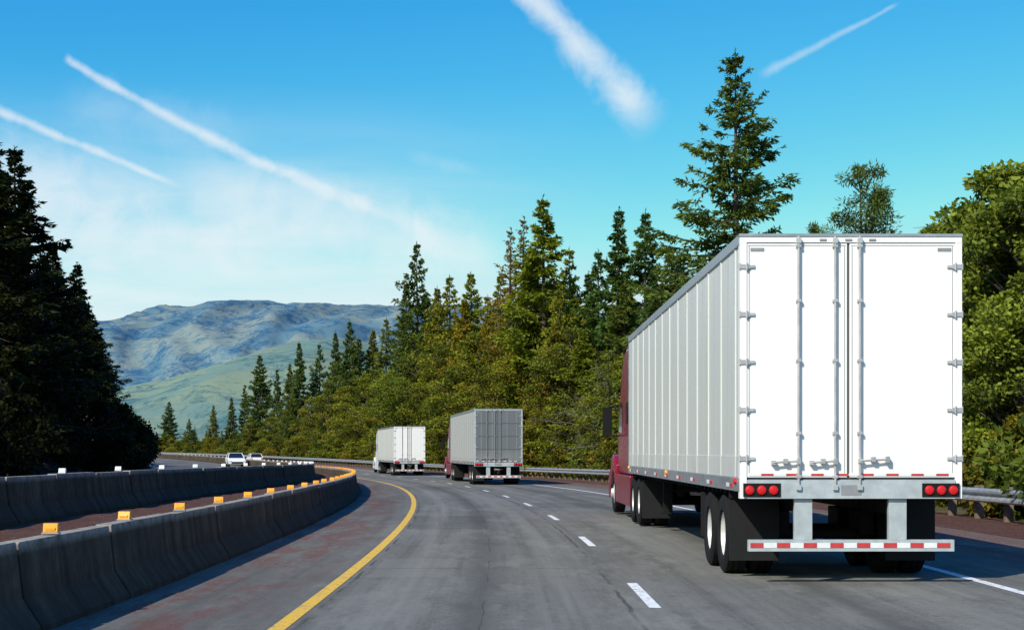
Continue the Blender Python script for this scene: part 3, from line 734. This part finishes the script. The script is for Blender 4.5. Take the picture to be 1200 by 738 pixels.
# ------------------------------------------------------------------ distant hills
def fbm(x,y,seed,oct=6,lac=2.0,gain=.5):
    r=np.random.default_rng(seed); out=np.zeros_like(x); amp=1
    for o in range(oct):
        for k in range(3):
            an=r.uniform(0,6.28); f=(2**o)*r.uniform(.8,1.3); ph=r.uniform(0,6.28)
            wx=x*math.cos(an)+y*math.sin(an)
            out+=amp*np.sin(wx*f+ph+1.3*np.sin((x*math.sin(an)-y*math.cos(an))*f*.7+ph*2))/3
        amp*=gain
    return out
def hills(name,X0,X1,Y0,Y1,nx,ny,hf,mat):
    xs=np.linspace(X0,X1,nx); ys=np.linspace(Y0,Y1,ny); X,Y=np.meshgrid(xs,ys)
    Z=hf(X,Y); V=np.stack([X.ravel(),Y.ravel(),Z.ravel()],1)
    fs=[(j*nx+i,j*nx+i+1,(j+1)*nx+i+1,(j+1)*nx+i) for j in range(ny-1) for i in range(nx-1)]
    me=bpy.data.meshes.new(name); me.from_pydata(V.tolist(),[],fs); me.materials.append(mat)
    me.polygons.foreach_set('use_smooth',[True]*len(fs)); ob=bpy.data.objects.new(name,me); scene.collection.objects.link(ob)
def mat_hill(name,c1,c2,ct,t0,t1,sc=1):  # aerial haze is mixed into the base colours as a bluish tint
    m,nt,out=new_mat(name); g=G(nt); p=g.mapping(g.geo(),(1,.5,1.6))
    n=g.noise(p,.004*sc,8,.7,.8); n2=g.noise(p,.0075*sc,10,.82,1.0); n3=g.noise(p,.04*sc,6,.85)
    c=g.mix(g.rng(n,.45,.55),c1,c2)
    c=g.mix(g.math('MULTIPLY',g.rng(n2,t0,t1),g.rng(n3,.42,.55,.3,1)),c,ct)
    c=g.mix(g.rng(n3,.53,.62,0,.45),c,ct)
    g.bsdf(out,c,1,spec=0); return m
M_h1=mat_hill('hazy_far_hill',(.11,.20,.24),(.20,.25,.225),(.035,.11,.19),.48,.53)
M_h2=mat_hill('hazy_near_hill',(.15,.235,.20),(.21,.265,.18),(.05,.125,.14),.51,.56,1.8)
ridx=np.array([-4000,-1600,-1270,-1050,-960,-880,-800,-740,-600,-500,-450,-370,-300,-200,200,900,3000]); ridh=np.array([380,410,440,462,484,489,491,481,474,468,470,487,489,480,440,400,350])*1.0
def hf1(X,Y):
    top=np.interp(X*5000/np.maximum(Y,1)*1.0,ridx,ridh)
    t=np.clip((Y-3100)/1900,0,1); prof=np.sin(t*math.pi/2)**1.15*np.where(Y>5000,1-((Y-5000)/2500)**2,1)
    spur=-np.abs(fbm(X/170+.6*np.sin(Y/300),Y/800,21,4,2,.55))*120*np.sin(t*math.pi)**.8
    return top*prof*(1)+fbm(X/230,Y/300,3,7,2,.6)*52*t*(1-t*.75)+spur+fbm(X/60,Y/60,13,3)*4*t
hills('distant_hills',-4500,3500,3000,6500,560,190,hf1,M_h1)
def hf2(X,Y):
    r=X/2400*1800+600
    top=np.interp(r,[-600,0,140,220,330,420,600,1200],[120,110,70,95,158,175,150,120])*1.0
    t=np.clip((Y-1300)/1100,0,1); return top*np.sin(t*math.pi/2)*np.where(Y>2400,1-((Y-2400)/1200)**2,1)+fbm(X/150,Y/180,5,7,2,.55)*13*t-np.abs(fbm(X/110,Y/400,31,3))*26*np.sin(t*math.pi)
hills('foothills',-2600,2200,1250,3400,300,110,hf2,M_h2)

# ------------------------------------------------------------------ world
SUN_EL=math.radians(40); AZ=math.radians(38)   # sun behind the camera and to the left
tosun=Vector((-math.sin(AZ)*math.cos(SUN_EL),-math.cos(AZ)*math.cos(SUN_EL),math.sin(SUN_EL)))
w=bpy.data.worlds.new("World"); scene.world=w; w.use_nodes=True; nt=w.node_tree; nt.nodes.clear(); g=G(nt)
wo=nt.nodes.new('ShaderNodeOutputWorld'); bg=nt.nodes.new('ShaderNodeBackground')
sk=nt.nodes.new('ShaderNodeTexSky'); sk.sky_type='NISHITA'; sk.sun_disc=False
sk.sun_elevation=SUN_EL; sk.sun_rotation=math.atan2(tosun.x,tosun.y); sk.air_density=1.0; sk.dust_density=.6; sk.ozone_density=2.2; sk.altitude=300
sc_=nt.nodes.new('ShaderNodeSeparateColor'); nt.links.new(sk.outputs[0],sc_.inputs[0])
cc_=nt.nodes.new('ShaderNodeCombineColor')
for i,(p_,a_,mx_) in enumerate(((2.9,6.3,8.0),(1.30,1.86,8.2),(.42,1.08,8.6))):
    v=g.math('MULTIPLY',sc_.outputs[i],.1); v=g.math('POWER',v,p_); v=g.math('MULTIPLY',v,a_*10); v=g.math('MINIMUM',v,mx_)
    nt.links.new(v,cc_.inputs[i])
D=g.tc('Generated')
def dirpx(x,y): return Vector(((x-600)/F,1,(HZ-y)/F)).normalized()
warp=g.noise(D,26,4,.55); wisp=g.noise(D,38,6,.6,.6)
def contrail(p1,p2,w1,w2,k,strength,t_in=.03,t_out=.06,rough=2.0,soft=1.0,puff=.5):
    a=dirpx(*p1); b=dirpx(*p2); n=a.cross(b).normalized(); e2=n.cross(a).normalized(); ang=a.angle(b)
    t=g.math('DIVIDE',g.math('ARCTAN2',g.vmath('DOT_PRODUCT',D,tuple(e2)),g.vmath('DOT_PRODUCT',D,tuple(a))),ang)
    d=g.vmath('DOT_PRODUCT',D,tuple(n))
    bow=g.math('MULTIPLY',g.math('MULTIPLY',t,g.math('SUBTRACT',1.0,t)),k/F)
    d=g.math('ADD',d,bow)
    d=g.math('ADD',d,g.math('MULTIPLY',g.math('SUBTRACT',warp,.5),rough*4/F))
    wd=g.math('ADD',w1/F,g.math('MULTIPLY',t,(w2-w1)/F))
    wd=g.math('MULTIPLY',wd,g.rng(wisp,.3,.7,.7,1.35))
    q=g.math('DIVIDE',g.math('ABSOLUTE',d),wd)
    mk=g.rng(q,1.0+.3*soft,.3-.3*soft,0,1,True)
    mk=g.math('MULTIPLY',mk,g.rng(t,0,t_in,0,1,True)); mk=g.math('MULTIPLY',mk,g.rng(t,1,1-t_out,0,1,True))
    mk=g.math('MULTIPLY',mk,g.rng(wisp,.3,.6,1-puff,1))
    return g.math('MULTIPLY',mk,strength)
masks=[contrail((74,66),(490,266),5,11,-44,.66,.02,.2,3),
       contrail((440,244),(620,330),12,28,0,.5,.25,.6,5,1),
       contrail((-40,115),(222,223),6,4,0,.62,.01,.2,3),
       contrail((600,-22),(775,158),13,30,8,.72,.01,.25,7,1,.45),
       contrail((885,92),(1058,2),6,2.5,0,.35,.15,.1),
       contrail((470,175),(570,202),12,8,0,.14,.3,.3,8,1),
       contrail((160,195),(620,315),32,46,0,.45,.3,.3,10,1,.5),
       contrail((-60,250),(450,305),48,36,0,.5,.1,.4,12,1,.5),
       contrail((-60,190),(210,240),48,30,0,.42,.1,.4,12,1,.5),
       contrail((60,110),(320,170),34,24,0,.16,.2,.4,12,1,.6)]
m_=masks[0]
for k in masks[1:]: m_=g.math('SUBTRACT',1.0,g.math('MULTIPLY',g.math('SUBTRACT',1.0,m_),g.math('SUBTRACT',1.0,k)))
zc=g.sep(D)
veil=g.math('MULTIPLY',g.rng(zc[0],.10,-.16,0,1,True),g.math('MULTIPLY',g.rng(zc[2],.0,.05,0,1,True),g.rng(zc[2],.24,.10,0,1,True)))
strk=g.noise(g.mapping(D,(5,5,30)),1.5,5,.55,.5)
veil=g.math('MULTIPLY',veil,g.rng(strk,.33,.7,.35,.75))
m_=g.math('SUBTRACT',1.0,g.math('MULTIPLY',g.math('SUBTRACT',1.0,m_),g.math('SUBTRACT',1.0,veil)))
col=g.mix(m_,cc_.outputs[0],(8.6,9.1,9.4))
nt.links.new(col,bg.inputs[0]); bg.inputs[1].default_value=.1
nt.links.new(bg.outputs[0],wo.inputs[0])

sl=bpy.data.lights.new('sun','SUN'); sl.energy=5.0; sl.angle=math.radians(.5); sl.color=(1,.945,.84)
so=bpy.data.objects.new('sun',sl); scene.collection.objects.link(so); so.rotation_euler=(-tosun).to_track_quat('-Z','Y').to_euler()

cam=bpy.data.cameras.new('camera'); co=bpy.data.objects.new('camera',cam); scene.collection.objects.link(co)
co.location=(0,0,CAMH); co.rotation_euler=(math.radians(90),0,0); cam.lens=54; cam.sensor_width=36; cam.shift_y=160/1200
cam.clip_end=30000; cam.clip_start=.1; scene.camera=co
scene.view_settings.view_transform='Standard'; scene.view_settings.look='None'; scene.view_settings.exposure=0
